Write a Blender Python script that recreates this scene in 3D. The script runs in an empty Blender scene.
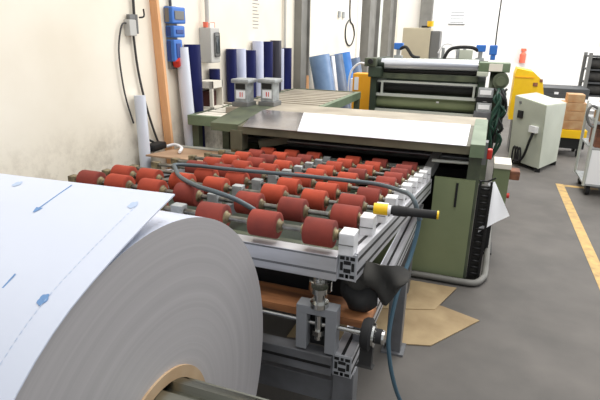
import bpy, bmesh, math, random
from mathutils import Vector, Matrix
random.seed(7)
S=bpy.context.scene; C=S.collection
V=Vector
# ------------------------------------------------------------------ materials
def mat(name,col,rough=.5,metal=0,col2=None,scale=6,amt=.5,bump=0,detail=5,spec=.5,emit=0,stretch=(1,1,1),trans=0):
    m=bpy.data.materials.new(name); m.use_nodes=True; nt=m.node_tree; b=nt.nodes['Principled BSDF']
    b.inputs['Roughness'].default_value=rough; b.inputs['Metallic'].default_value=metal
    b.inputs['Specular IOR Level'].default_value=spec
    if trans: b.inputs['Transmission Weight'].default_value=trans
    def L(c): return tuple(((x/255)/12.92 if x/255<=.04045 else ((x/255+.055)/1.055)**2.4) for x in c)+(1,)
    b.inputs['Base Color'].default_value=L(col)
    if emit: b.inputs['Emission Color'].default_value=L(col); b.inputs['Emission Strength'].default_value=emit
    if col2 or bump:
        tc=nt.nodes.new('ShaderNodeTexCoord'); mp=nt.nodes.new('ShaderNodeMapping'); mp.inputs['Scale'].default_value=stretch
        n=nt.nodes.new('ShaderNodeTexNoise'); n.inputs['Scale'].default_value=scale; n.inputs['Detail'].default_value=detail
        nt.links.new(tc.outputs['Object'],mp.inputs[0]); nt.links.new(mp.outputs[0],n.inputs['Vector'])
        if col2:
            r=nt.nodes.new('ShaderNodeValToRGB'); e=r.color_ramp.elements
            e[0].position=.5-.5*(1-amt); e[1].position=.5+.5*(1-amt); e[0].position=min(e[0].position,.49); e[1].position=max(e[1].position,.51)
            e[0].position=.5-(.28*(1-amt)+.02); e[1].position=.5+(.28*(1-amt)+.02)
            e[0].color=L(col2); e[1].color=L(col)
            nt.links.new(n.outputs['Fac'],r.inputs[0]); nt.links.new(r.outputs[0],b.inputs['Base Color'])
        if bump:
            bp=nt.nodes.new('ShaderNodeBump'); bp.inputs['Strength'].default_value=bump; bp.inputs['Distance'].default_value=.01
            nt.links.new(n.outputs['Fac'],bp.inputs['Height']); nt.links.new(bp.outputs[0],b.inputs['Normal'])
    return m
M={}
def mk(k,*a,**kw): M[k]=mat(k,*a,**kw)
mk('wall',(247,240,225),.9,col2=(228,218,198),scale=1.4,amt=.0,bump=.12,detail=9)
mk('wallback',(246,244,240),.9,col2=(236,233,228),scale=1,amt=0)
mk('floor',(108,103,98),.75,col2=(82,79,75),scale=3.2,amt=.0,bump=.08,detail=9)
mk('yellowpaint',(214,178,110),.7,col2=(168,138,92),scale=14,amt=.3)
mk('steelgrey',(128,126,120),.6,col2=(108,106,100),scale=3)
mk('film',(206,212,226),.35,col2=(200,206,221),scale=2.0,amt=0,spec=.4)
mk('ink',(104,142,188),.6)
mk('inkpale',(176,192,216),.6)
mk('core',(178,154,124),.85,col2=(168,140,108),scale=12)
mk('mandrel',(150,150,138),.28,metal=1,col2=(104,106,92),scale=3,stretch=(.3,8,8))
mk('alu',(208,208,212),.42,metal=.55,col2=(188,188,192),scale=4,stretch=(1,1,6))
mk('aludark',(128,130,134),.45,metal=.35,col2=(98,98,100),scale=5)
mk('aluend',(176,178,182),.5,metal=.3)
mk('clampdark',(138,140,144),.5)
mk('glossblack',(40,40,42),.25,spec=.8)
mk('rollerdirty',(160,70,56),.85,col2=(92,44,42),scale=6,amt=.0,bump=.25,spec=.3)
mk('black',(14,14,15),.55)
mk('blackrubber',(26,26,28),.8,col2=(40,39,38),scale=9)
mk('darkgreen',(52,66,50),.55,col2=(36,46,36),scale=5)
mk('roller',(190,80,54),.85,col2=(132,54,42),scale=7,amt=.0,bump=.25,spec=.3)
mk('chrome',(200,200,196),.2,metal=1)
mk('shaft',(150,148,142),.3,metal=.9,col2=(100,98,94),scale=20)
mk('hub',(150,136,104),.5,metal=.4,col2=(84,74,56),scale=30)
mk('whiteplastic',(236,236,238),.45,col2=(205,205,205),scale=16)
mk('clampgrey',(168,172,172),.55,col2=(140,142,142),scale=20)
mk('green',(132,141,106),.55,col2=(110,120,86),scale=2.2,amt=.1)
mk('greenlight',(116,132,106),.55,col2=(94,110,84),scale=6)
mk('greenold',(96,104,80),.6,col2=(66,72,58),scale=5)
mk('deck',(178,168,150),.7,col2=(140,131,116),scale=4,amt=.1)
mk('deckedge',(108,104,84),.6,col2=(84,82,66),scale=6)
mk('sheetsteel',(188,186,192),.22,metal=.9,col2=(160,156,160),scale=5)
mk('whitefilm',(232,232,238),.4,col2=(216,216,224),scale=4)
mk('navy',(22,30,92),.55,col2=(14,18,60),scale=5,stretch=(1,1,.3),spec=.25)
mk('greyblackroll',(54,52,62),.4)
mk('paleroll',(208,212,232),.5,col2=(190,196,220),scale=5)
mk('skyfilm',(132,160,196),.4,col2=(108,136,176),scale=5)
mk('greyfilm',(104,122,148),.4,col2=(84,98,122),scale=5)
mk('brightblue',(74,140,216),.4,col2=(52,112,192),scale=5)
mk('pipe',(214,218,228),.45)
mk('orangewood',(236,182,134),.7,col2=(222,162,112),scale=6,stretch=(3,3,.4))
mk('brownboard',(176,146,118),.85,col2=(150,120,94),scale=4)
mk('wood',(196,132,84),.75,col2=(128,84,56),scale=7,stretch=(.4,4,4))
mk('cardboard',(176,154,118),.9,col2=(146,124,92),scale=4,bump=.1)
mk('bluebox',(46,108,190),.45)
mk('bluedark',(30,60,130),.45)
mk('greybox',(186,184,178),.5)
mk('greydark',(110,110,108),.5)
mk('cable',(60,58,56),.6)
mk('hose',(78,90,96),.5)
mk('hoseblue',(66,96,112),.5)
mk('cabinet',(196,200,184),.5,col2=(182,186,170),scale=2)
mk('yellow',(250,206,20),.5,col2=(236,186,10),scale=4)
mk('orange',(238,166,30),.5)
mk('red',(205,50,36),.5)
mk('redpale',(226,110,84),.6)
mk('carton',(188,156,118),.85,col2=(168,124,84),scale=8)
mk('silver',(226,228,234),.3,metal=.5,col2=(190,194,204),scale=3,stretch=(.4,4,4))
mk('lightrail',(196,200,192),.4,metal=.3)
mk('cloth',(42,42,42),.9,col2=(66,64,60),scale=7,bump=.4)
mk('beige',(196,186,160),.6,col2=(182,172,148),scale=2)
mk('paper',(238,238,240),.6)
mk('cream',(228,222,208),.6)
mk('darkred',(70,30,26),.6)
mk('rust',(150,96,66),.8,col2=(96,62,48),scale=14)
mk('stackdark',(78,80,82),.6,col2=(52,54,56),scale=3,stretch=(1,1,30))
mk('greenhose',(30,66,52),.5)
mk('mesh',(34,34,34),.7,col2=(60,58,52),scale=30)
mk('white',(240,240,240),.5)
mk('glass',(60,66,66),.1)
# coil side: thin wound layers, tone depends on the radius
def coilmat():
    m=bpy.data.materials.new('coilface'); m.use_nodes=True; nt=m.node_tree; b=nt.nodes['Principled BSDF']; N=nt.nodes.new; K=nt.links.new
    tc=N('ShaderNodeTexCoord'); sx=N('ShaderNodeSeparateXYZ'); cb=N('ShaderNodeCombineXYZ'); ln=N('ShaderNodeVectorMath'); ln.operation='LENGTH'
    K(tc.outputs['Object'],sx.inputs[0]); K(sx.outputs[1],cb.inputs[1]); K(sx.outputs[2],cb.inputs[2]); K(cb.outputs[0],ln.inputs[0])
    # a small angular wobble so that the rings are not perfect
    n0=N('ShaderNodeTexNoise'); n0.inputs['Scale'].default_value=1.6; K(tc.outputs['Object'],n0.inputs['Vector'])
    ad=N('ShaderNodeMath'); ad.operation='MULTIPLY_ADD'; ad.inputs[1].default_value=.03; K(n0.outputs['Fac'],ad.inputs[0]); K(ln.outputs['Value'],ad.inputs[2])
    n1=N('ShaderNodeTexNoise'); n1.noise_dimensions='1D'; n1.inputs['Scale'].default_value=38; n1.inputs['Detail'].default_value=6; n1.inputs['Roughness'].default_value=.7; K(ad.outputs[0],n1.inputs['W'])
    r=N('ShaderNodeValToRGB'); e=r.color_ramp.elements; e[0].position=.25; e[1].position=.75
    e[0].color=(.41,.395,.40,1); e[1].color=(.48,.462,.467,1)
    K(n1.outputs['Fac'],r.inputs[0]); K(r.outputs[0],b.inputs['Base Color'])
    b.inputs['Metallic'].default_value=.25; b.inputs['Roughness'].default_value=.5
    bp=N('ShaderNodeBump'); bp.inputs['Strength'].default_value=.08; bp.inputs['Distance'].default_value=.003; K(n1.outputs['Fac'],bp.inputs['Height']); K(bp.outputs[0],b.inputs['Normal'])
    return m
M['coilface']=coilmat()

def dirt(m):
    nt=m.node_tree; N=nt.nodes.new; K=nt.links.new; b=nt.nodes['Principled BSDF']; src=b.inputs['Base Color'].links[0].from_socket
    tc=N('ShaderNodeTexCoord'); sx=N('ShaderNodeSeparateXYZ'); K(tc.outputs['Object'],sx.inputs[0])
    mr=N('ShaderNodeMapRange'); mr.inputs[1].default_value=1.1; mr.inputs[2].default_value=.55; K(sx.outputs[2],mr.inputs[0])
    n=N('ShaderNodeTexNoise'); n.inputs['Scale'].default_value=5; n.inputs['Detail'].default_value=10; n.inputs['Roughness'].default_value=.7; K(tc.outputs['Object'],n.inputs['Vector'])
    r=N('ShaderNodeValToRGB'); r.color_ramp.elements[0].position=.46; r.color_ramp.elements[1].position=.66; K(n.outputs['Fac'],r.inputs[0])
    mu=N('ShaderNodeMath'); mu.operation='MULTIPLY'; K(mr.outputs[0],mu.inputs[0]); K(r.outputs[0],mu.inputs[1])
    mx=N('ShaderNodeMix'); mx.data_type='RGBA'; K(mu.outputs[0],mx.inputs[0]); K(src,mx.inputs[6]); mx.inputs[7].default_value=(.36,.30,.22,1); K(mx.outputs[2],b.inputs['Base Color'])
dirt(M['wall'])
# ------------------------------------------------------------------ mesh builder
class MB:
    def __init__(s): s.bm=bmesh.new(); s.mats=[]
    def mi(s,m):
        if m is None: return 0
        if m not in s.mats: s.mats.append(m)
        return s.mats.index(m)
    def _set(s,faces,m,smooth=False):
        i=s.mi(m)
        for f in faces: f.material_index=i; f.smooth=smooth
    def box(s,a,b,m=None,bev=0):
        a=V(a); b=V(b); r=bmesh.ops.create_cube(s.bm,size=1); vs=r['verts']
        bmesh.ops.scale(s.bm,vec=(b-a),verts=vs); bmesh.ops.translate(s.bm,vec=(a+b)/2,verts=vs)
        fs=set(f for v in vs for f in v.link_faces)
        if bev:
            es=set(e for v in vs for e in v.link_edges)
            r2=bmesh.ops.bevel(s.bm,geom=list(es),offset=bev,segments=2,affect='EDGES',profile=.6)
            fs=set(f for f in fs if f.is_valid)|set(r2['faces'])
            vv=set(v for f in fs for v in f.verts); fs=set(f for v in vv for f in v.link_faces)
        s._set(fs,m); return s
    def obox(s,p,q,w,h,m=None,up=(0,0,1),bev=0):
        """bar of width w (sideways) and height h along p->q"""
        p=V(p); q=V(q); d=(q-p); L=d.length; z=d.normalized(); x=V(up).cross(z)
        if x.length<1e-4: x=V((1,0,0))
        x.normalize(); y=z.cross(x)
        n0=len(s.bm.verts); r=bmesh.ops.create_cube(s.bm,size=1); vs=r['verts']
        if bev: 
            es=set(e for v in vs for e in v.link_edges)
        for v in vs: c=v.co.copy(); v.co=(p+q)/2+x*c.x*w+y*c.y*h+z*c.z*L
        fs=set(f for v in vs for f in v.link_faces)
        if bev:
            r2=bmesh.ops.bevel(s.bm,geom=list(es),offset=bev,segments=2,affect='EDGES')
            fs=set(f for f in fs if f.is_valid)|set(r2['faces']); vv=set(v for f in fs for v in f.verts); fs=set(f for v in vv for f in v.link_faces)
        s._set(fs,m); return s
    def cyl(s,p,q,r,m=None,n=20,r2=None,capm=None):
        p=V(p); q=V(q); r2=r if r2 is None else r2; z=(q-p).normalized(); x=z.orthogonal().normalized(); y=z.cross(x)
        A=[];B=[]
        for i in range(n):
            t=2*math.pi*i/n; o=x*math.cos(t)+y*math.sin(t); A.append(s.bm.verts.new(p+o*r)); B.append(s.bm.verts.new(q+o*r2))
        fs=[s.bm.faces.new((A[i],A[(i+1)%n],B[(i+1)%n],B[i])) for i in range(n)]
        s._set(fs,m,True); s._set([s.bm.faces.new(A[::-1]),s.bm.faces.new(B)],capm or m); return s
    def lathe(s,p,axis,prof,m=None,n=24,closed=False,ms=None):
        """prof: list of (distance along axis, radius)"""
        p=V(p); z=V(axis).normalized(); x=z.orthogonal().normalized(); y=z.cross(x); rings=[]
        for a,r in prof: rings.append([s.bm.verts.new(p+z*a+(x*math.cos(2*math.pi*i/n)+y*math.sin(2*math.pi*i/n))*max(r,1e-4)) for i in range(n)])
        k=len(rings); rng=range(k) if closed else range(k-1)
        for j in rng:
            a=rings[j]; b=rings[(j+1)%k]
            fs=[s.bm.faces.new((a[i],a[(i+1)%n],b[(i+1)%n],b[i])) for i in range(n)]
            s._set(fs,(ms[j] if ms else m),not ms)
        if not closed:
            s._set([s.bm.faces.new(rings[0][::-1]),s.bm.faces.new(rings[-1])],(ms[0] if ms else m))
        return s
    def tube(s,pts,r,m=None,n=8,sm=4,closed=False):
        P=[V(p) for p in pts]
        if sm>1 and len(P)>2:
            Q=[]; K=len(P); R=range(K) if closed else range(K-1)
            for i in R:
                g=lambda j:P[j%K] if closed else P[max(0,min(K-1,j))]
                a,b,c,d=g(i-1),g(i),g(i+1),g(i+2)
                for k in range(sm):
                    t=k/sm; Q.append(.5*((2*b)+(-a+c)*t+(2*a-5*b+4*c-d)*t*t+(-a+3*b-3*c+d)*t**3))
            if not closed: Q.append(P[-1])
            P=Q
        K=len(P); rings=[]; px=None
        for i in range(K):
            d=(P[(i+1)%K]-P[i-1]) if closed else (P[min(i+1,K-1)]-P[max(i-1,0)])
            d.normalize(); x=(px-d*px.dot(d)) if px is not None else d.orthogonal()
            if x.length<1e-5: x=d.orthogonal()
            x.normalize(); px=x; y=d.cross(x)
            rings.append([s.bm.verts.new(P[i]+(x*math.cos(2*math.pi*j/n)+y*math.sin(2*math.pi*j/n))*r) for j in range(n)])
        fs=[]
        for i in range(K if closed else K-1):
            a=rings[i]; b=rings[(i+1)%K]
            fs+=[s.bm.faces.new((a[j],a[(j+1)%n],b[(j+1)%n],b[j])) for j in range(n)]
        if not closed: fs+=[s.bm.faces.new(rings[0][::-1]),s.bm.faces.new(rings[-1])]
        s._set(fs,m,True); return s
    def prism(s,poly,axis,a,b,m=None):
        """poly of (u,v); axis 'x': (y,z) ; 'y': (x,z) ; 'z': (x,y)"""
        def mkp(u,v,w): return {'x':(w,u,v),'y':(u,w,v),'z':(u,v,w)}[axis]
        A=[s.bm.verts.new(mkp(u,v,a)) for u,v in poly]; B=[s.bm.verts.new(mkp(u,v,b)) for u,v in poly]; n=len(poly)
        fs=[s.bm.faces.new(A[::-1]),s.bm.faces.new(B)]+[s.bm.faces.new((A[i],A[(i+1)%n],B[(i+1)%n],B[i])) for i in range(n)]
        s._set(fs,m); return s
    def slab(s,quad,t,m=None,up=None):
        """thick sheet on a quad/poly of 3D points, thickened along its normal"""
        Q=[V(q) for q in quad]; nrm=(Q[1]-Q[0]).cross(Q[2]-Q[0]).normalized() if up is None else V(up)
        A=[s.bm.verts.new(q) for q in Q]; B=[s.bm.verts.new(q+nrm*t) for q in Q]; n=len(Q)
        fs=[s.bm.faces.new(A[::-1]),s.bm.faces.new(B)]+[s.bm.faces.new((A[i],A[(i+1)%n],B[(i+1)%n],B[i])) for i in range(n)]
        s._set(fs,m); return s
    def sheet(s,grid,t,m=None):
        """grid rows of points -> thick curved sheet (offset along local normal)"""
        G=[[V(p) for p in row] for row in grid]; R=len(G); K=len(G[0]); top=[];bot=[]
        for i in range(R):
            a=[];b=[]
            for j in range(K):
                du=G[min(i+1,R-1)][j]-G[max(i-1,0)][j]; dv=G[i][min(j+1,K-1)]-G[i][max(j-1,0)]; n=du.cross(dv).normalized()
                a.append(s.bm.verts.new(G[i][j]+n*t/2)); b.append(s.bm.verts.new(G[i][j]-n*t/2))
            top.append(a);bot.append(b)
        fs=[]
        for i in range(R-1):
            for j in range(K-1):
                fs.append(s.bm.faces.new((top[i][j],top[i+1][j],top[i+1][j+1],top[i][j+1])))
                fs.append(s.bm.faces.new((bot[i][j],bot[i][j+1],bot[i+1][j+1],bot[i+1][j])))
        for i in range(R-1):
            fs.append(s.bm.faces.new((top[i][0],bot[i][0],bot[i+1][0],top[i+1][0]))); fs.append(s.bm.faces.new((top[i][-1],top[i+1][-1],bot[i+1][-1],bot[i][-1])))
        for j in range(K-1):
            fs.append(s.bm.faces.new((top[0][j],top[0][j+1],bot[0][j+1],bot[0][j]))); fs.append(s.bm.faces.new((top[-1][j],bot[-1][j],bot[-1][j+1],top[-1][j+1])))
        s._set(fs,m,True); return s
    def build(s,name,m=None,parent=None,origin=None):
        bmesh.ops.recalc_face_normals(s.bm,faces=s.bm.faces[:])
        me=bpy.data.meshes.new(name)
        if parent is not None:
            w=parent; off=V((0,0,0))
            while w is not None: off+=V(w.location); w=w.parent
            loc=V((0,0,0))
            if origin is not None: loc=V(origin)-off; off=V(origin)
        else:
            if origin is None:
                cs=[v.co for v in s.bm.verts]; lo=[min(c[i] for c in cs) for i in range(3)]; hi=[max(c[i] for c in cs) for i in range(3)]
                origin=((lo[0]+hi[0])/2,(lo[1]+hi[1])/2,lo[2])
            off=V(origin); loc=off
        bmesh.ops.translate(s.bm,vec=-off,verts=s.bm.verts[:])
        for e in s.bm.edges:
            if len(e.link_faces)==2 and e.calc_face_angle(0)>.7: e.smooth=False
        s.bm.to_mesh(me); s.bm.free()
        for k in (s.mats or [m]):
            me.materials.append(M[k] if k is not None else M[m])
        if s.mats and m and None in s.mats: pass
        o=bpy.data.objects.new(name,me); C.objects.link(o); o.location=loc
        if parent is not None: o.parent=parent
        return o
def mb(): return MB()
def tag(o,label=None,cat=None,group=None,kind=None):
    if label: o['label']=label
    if cat: o['category']=cat
    if group: o['group']=group
    if kind: o['kind']=kind
    return o
def thing(name,label,cat,loc,group=None):
    o=bpy.data.objects.new(name,None); C.objects.link(o); o.location=loc; o.empty_display_size=.1
    return tag(o,label,cat,group)
def struct(o): o['kind']='structure'; return o
def lab(o,l): o['label']=l; return o

# ------------------------------------------------------------------ room
WX=-2.45
struct(mb().box((-2.65,-1.5,-.1),(7,14.2,0)).build('floor','floor'))
struct(mb().box((-2.65,-1.5,0),(WX,14.2,5)).build('wall_left','wall'))
struct(mb().box((WX,14.0,0),(7,14.2,5)).build('wall_back','wallback'))
struct(mb().box((-2.45,9.6,0),(-2.41,9.8,5)).build('trim_2','wallback'))
# painted lane line (an L)
struct(mb().box((.905,2.2,0.0),(.99,6.5,.002)).box((.99,6.40,0),(1.35,6.48,.002)).build('trim_1','yellowpaint'))
# steel columns (H sections)
def column(x0,x1,y0,y1,n):
    m=mb(); m.box((x0,y0,0),(x1,y0+.03,5)); m.box((x0,y1-.03,0),(x1,y1,5)); m.box(((x0+x1)/2-.02,y0+.03,0),((x0+x1)/2+.02,y1-.03,5))
    o=m.build('steel_column','steelgrey'); tag(o,n,'column'); return o
column(-2.45,-2.35,6.38,6.72,'grey steel column on the left wall behind the navy film rolls')
column(-2.45,-2.27,9.9,10.8,'grey steel column on the left wall beyond the blue film rolls')
m=mb().box((-1.86,13.7,0),(-1.57,13.95,5)); tag(m.build('steel_column','steelgrey'),'dark grey column against the white back wall behind the beige cabinet','column')

# ------------------------------------------------------------------ coil with film
CY,CZ,CR=.784,.735,.53
coil=thing('metal_coil','large coil of sheet metal wrapped in white protective film, loose end lifted','coil',(-1.35,CY,.2))
m=mb(); prof=[(-2.08,.16),(-2.08,CR),(-.6,CR),(-.6,.16)]
m.lathe((0,CY,CZ),(1,0,0),prof,n=160,closed=True,ms=['coilface','film','coilface','coilface'])
m.build('coil_body','coilface',coil,origin=(-.6,CY,CZ))
core=mb().lathe((0,CY-.027,CZ-.0),(1,0,0),[(-2.09,.160),(-2.09,.189),(-.594,.189),(-.594,.160)],'core',n=96,closed=True).build('coil_core','core',coil); lab(core,'brown cardboard core')
RS=CR+.006
def tailpt(x,s):
    """s = 0 at the tangent point, positive along the lifted tail"""
    th0=math.radians(111.0)   # angle of tangent point measured from +Y
    if s<=0:
        th=th0-s/RS; return V((x,CY+RS*math.cos(th),CZ+RS*math.sin(th)))
    t=V((0,math.sin(th0),-math.cos(th0))); p=V((x,CY+RS*math.cos(th0),CZ+RS*math.sin(th0)))
    L=.285; k=s/L; drop=.012*max(0,min(1,(-.6-x)/.5))*k*k
    return p+t*s+V((0,0,-drop-.016*k*k))
xs=[-2.08+1.485*i/14 for i in range(15)]; ss=[-1.9+1.9*i/40 for i in range(41)]+[.285*i/10 for i in range(1,11)]
g=[[tailpt(x,s_) for x in xs] for s_ in ss]
film=mb().sheet(g,.003).build('film_sheet','film',coil); lab(film,'white film covered loose end of the sheet')
# printed ink marks on the film
def onfilm(pts,name,mt,w=.0008):
    m=mb(); 
    for poly in pts:
        vs=[]
        for x,s_ in poly:
            p=tailpt(x,s_); n=(tailpt(x,s_+.01)-tailpt(x,s_-.01)).cross(V((1,0,0))); n=-n if n.z>0 and False else n
            n=V((0,0,1)) if n.length<1e-6 else n.normalized(); n=n if n.z>0 else -n
            vs.append(p+n*(.0015+w))
        m.slab(vs,.0003,up=(0,0,1))
    return m.build(name,mt,film)
def arrow(x,s0,s1,w=.0035):
    d=1 if s1>s0 else -1
    onfilm([[(x-w/2,s0),(x+w/2,s0),(x+w/2,s1),(x-w/2,s1)],[(x-.009,s1-d*.004),(x+.009,s1-d*.004),(x+.002,s1+d*.014),(x-.002,s1+d*.014)]],'printed_arrow','ink')
def emblem(x,s0,mt,r=.02):
    pts=[]
    for k in range(5):
        a=k*2*math.pi/5
        cx=x+.45*r*math.cos(a); cs=s0+.6*r*math.sin(a)
        pts.append([(cx+.42*r*math.cos(t*math.pi/4),cs+.55*r*math.sin(t*math.pi/4)) for t in range(8)])
    onfilm(pts,'printed_emblem',mt)
arrow(-.86,.27,.165); arrow(-.75,-.01,-.085)
emblem(-.66,.225,'inkpale',.012); emblem(-.655,-.045,'ink',.011); emblem(-1.0,.245,'inkpale',.012)
dots=[]
for i in range(60):
    s0=-.46+i*.0125
    if s0>.22: break
    dots.append([(-.6506,s0),(-.6496,s0),(-.6496,s0+.007),(-.6506,s0+.007)])
onfilm(dots,'printed_line','inkpale')
# mandrel carrying the coil
man=thing('coil_mandrel','ribbed steel mandrel sticking out of the coil centre','mandrel',(-2.2,CY,0))
m=mb(); n=96
prof=[]
for i in range(n):
    a=2*math.pi*i/n; k=(a/(2*math.pi)*12)%1
    r=.152 if k<.62 else .138
    prof.append((CY-.022+r*math.cos(a),CZ+.007+r*math.sin(a)))
m.prism(prof,'x',-2.2,-.35)
m.build('segment_drum','mandrel',man)
mb().lathe((0,CY-.022,CZ+.007),(1,0,0),[(-.36,.150),(-.353,.155),(-.343,.153),(-.34,.144),(-.34,.06)],'mandrel',n=64).build('end_ring','chrome',man)
mb().box((-2.36,CY-.25,0),(-2.17,CY+.25,CZ+.3)).build('pedestal','darkgreen',man)

# ------------------------------------------------------------------ roller table
def zt(y): return .955-.120*(y-1.5)
tab=thing('roller_table','feed table with rows of red rubber rollers on an aluminium profile frame','roller table',(-1.1,2.4,0))
def profile_end(m,x0,x1,z0,z1,y,mt='aluend'):
    """cross section of a slotted profile: plate with dark recesses, facing -Y"""
    w=x1-x0; h=z1-z0
    m.box((x0,y-.004,z0),(x1,y+.002,z1),mt,bev=.002)
    def rec(u0,u1,v0,v1): m.box((x0+u0*w,y-.0055,z0+v0*h),(x0+u1*w,y-.001,z0+v1*h),'black')
    for v in (.06,.76):
        for u0,u1 in ((.08,.34),(.42,.58),(.66,.92)): rec(u0,u1,v,v+.13)
    for v0,v1 in ((.26,.42),(.58,.72)):
        rec(.3,.7,v0,v1)
    rec(.1,.26,.34,.66); rec(.74,.9,.34,.66)
    rec(.42,.58,.05,.2)
def slotted_rail(name,p,q,w,h,mt='alu',slots=(-.25,.25),side=1,parent=tab):
    """bar from p to q (top-centre line at z of p,q minus h/2 handled by caller)"""
    m=mb(); m.obox(p,q,w,h,mt,bev=.003)
    p=V(p);q=V(q); d=(q-p).normalized(); x=V((0,0,1)).cross(d).normalized(); up=d.cross(x)
    for sd in (1,-1):
        for v in slots:
            o=x*sd*(w/2+.0005)+up*v*h
            m.obox(p+o,q+o,.002,.012,'black')
    m.obox(p+up*(h/2+.0003),q+up*(h/2+.0003),.012,.001,'black')
    return m
H=.095
# right rail with its slotted end
m=slotted_rail('side_rail',(-.37,1.5,zt(1.5)-H/2),(-.315,3.385,zt(3.385)-H/2),.062,H)
profile_end(m,-.401,-.339,zt(1.5)-H,zt(1.5),1.499); m.build('side_rail','alu',tab)
m=slotted_rail('side_rail',(-1.80,1.5,zt(1.5)-H/2),(-1.78,3.385,zt(3.385)-H/2),.062,H); m.build('side_rail','alu',tab)
# front beam
m=mb(); m.box((-1.77,1.475,zt(1.5)-.100),(-.402,1.53,zt(1.5)-.008),'alu',bev=.003)
m.box((-1.77,1.4735,zt(1.5)-.072),(-.402,1.477,zt(1.5)-.064),'aludark'); m.box((-1.77,1.4735,zt(1.5)-.016),(-.402,1.477,zt(1.5)-.010),'aludark')
m.build('front_beam','alu',tab)
# green cross sheet and inner lengthwise bearers
mb().box((-1.76,1.60,.82),(-.42,1.63,.915)).build('cross_plate','greenold',tab)
mb().slab([(-1.74,1.64,.80),(-.42,1.64,.80),(-.42,3.35,.60),(-1.74,3.35,.60)],.006).build('drip_tray','darkgreen',tab)
mb().obox((-1.04,1.55,zt(1.55)-.02),(-1.03,3.28,zt(3.28)-.02),.03,.05).build('centre_rail','aludark',tab)
mb().box((-1.75,3.455,zt(3.47)+.0),(-.35,3.48,zt(3.47)+.055),'lightrail').build('back_rail','lightrail',tab)
# back rod
mb().cyl((-2.40,3.55,.725),(-.28,3.55,.762),.016).build('back_rod','lightrail',tab)
# rows
YR=[1.5,1.765,1.99,2.20,2.40,2.60,2.80,3.0,3.2,3.4]
cols=[-.475,-.685,-.885,-1.17,-1.355,-1.54,-1.70]
jit={(0,2):-.005,(1,0):.01,(2,0):-.02,(2,1):.015,(2,2):.02}
RR=.048
rprof=[(-.052,.033),(-.052,.044),(-.050,RR-.001),(-.046,RR),(.046,RR),(.050,RR-.001),(.052,.044),(.052,.033)]
roller_me=None; hub_me=None; dirty_me=None
for k,y in enumerate(YR):
    yy=y+.02; z=zt(yy)+.055
    ax=mb().cyl((-1.79,yy,z),(-.36,yy,z),.0105,n=12).build('axle','shaft',tab)
    for c,x in enumerate(cols):
        if (c==6 and k not in (1,2)) or (c==5 and k in (3,)) : continue
        xx=x+.03*(yy-1.5)/1.7+jit.get((k,c),0)+random.uniform(-.008,.008)
        if roller_me is None:
            m=mb().lathe((0,0,0),(1,0,0),rprof,'roller',n=32)
            r=m.build('roller','roller',None,origin=(0,0,0)); roller_me=r.data
            m=mb()
            m.lathe((0,0,0),(1,0,0),[(-.068,.0125),(-.066,.018),(-.056,.019),(-.0525,.024),(-.0505,.034),(.0505,.034),(.0525,.024),(.056,.019),(.066,.018),(.068,.0125)],'hub',n=20)
            h=m.build('hub','hub',None,origin=(0,0,0)); hub_me=h.data
        else:
            r=bpy.data.objects.new('roller',roller_me); C.objects.link(r); h=bpy.data.objects.new('hub',hub_me); C.objects.link(h)
        if c==0 or (c<3 and k<2 and (c+k)%2==0) or random.random()<.15:
            if dirty_me is None: dirty_me=roller_me.copy(); dirty_me.materials.clear(); dirty_me.materials.append(M['rollerdirty'])
            r.data=dirty_me
        r.parent=tab; r.location=V((xx,yy,z))-V(tab.location); r.rotation_euler=(random.uniform(0,6),0,0)
        h.parent=r
    # white end bearing block on the right rail
    xb=-.376+.05*(yy-1.5)/1.7
    m=mb(); m.box((xb-.026,yy-.036,z-.056),(xb+.026,yy+.03,z+.022),'whiteplastic',bev=.004); m.box((xb-.026,yy-.0395,z-.019),(xb+.026,yy-.037,z-.016),'greydark')
    m.cyl((xb-.03,yy,z),(xb-.024,yy,z),.018,'hub')
    lab(m.build('bearing_block','whiteplastic',tab),'white plastic bearing block')
    m=mb().box((-1.82,yy-.02,z-.056),(-1.775,yy+.02,z+.015),'hub',bev=.004); lab(m.build('bearing_block','hub',tab),'brown-grey end bearing block')
    m=mb(); m.box((-1.065,yy-.02,z-.05),(-1.015,yy+.02,z+.024),bev=.003); m.build('clamp_collar','clampgrey',tab)
# lower frame: beams, posts, bearing housing, spindle and hand wheel
zb0,zb1=.465,.555
for x in (-.37,-1.78):
    m=slotted_rail('r',(x,1.5,(zb0+zb1)/2),(x+.02,3.36,(zb0+zb1)/2),.07,zb1-zb0,'alu')
    if x>-1: profile_end(m,-.405,-.335,zb0,zb1,1.499)
    m.build('lower_rail','aludark',tab)
m=mb().box((-1.83,1.475,zb0+.005),(-.406,1.53,zb1-.005),'aludark',bev=.003); m.box((-1.83,1.473,.505),(-.406,1.477,.516),'black'); m.build('lower_beam','aludark',tab)
mb().box((-1.83,1.54,.30),(-.36,1.60,.40),'aludark',bev=.003).build('lower_beam','aludark',tab)
for x in (-.37,-1.78):
    for y in (1.56,3.1)+((2.42,) if x>-1 else ()):
        if y==2.42: x=-.31
        mb().box((x-.04,y-.04,0),(x+.04,y+.04,zb0),'aludark',bev=.004).box((x-.06,y-.06,0),(x+.06,y+.06,.012),'aludark').build('leg','aludark',tab)
for x in (-.5,-1.75):  # jacks that carry the tilting top
    mb().lathe((x,1.62,zb1),(0,0,1),[(0,.03),(.18,.03),(.18,.045),(.22,.045),(.22,.028),(.30,.028)],'chrome',n=24).build('jack','shaft',tab)
    mb().box((x-.03,3.0,zb1),(x+.03,3.06,zt(3.03)-.095)).build('back_post','aludark',tab)
    mb().box((x-.12,2.99,zb0),(x+.12,3.07,zb1)).build('post_foot','aludark',tab)
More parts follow.
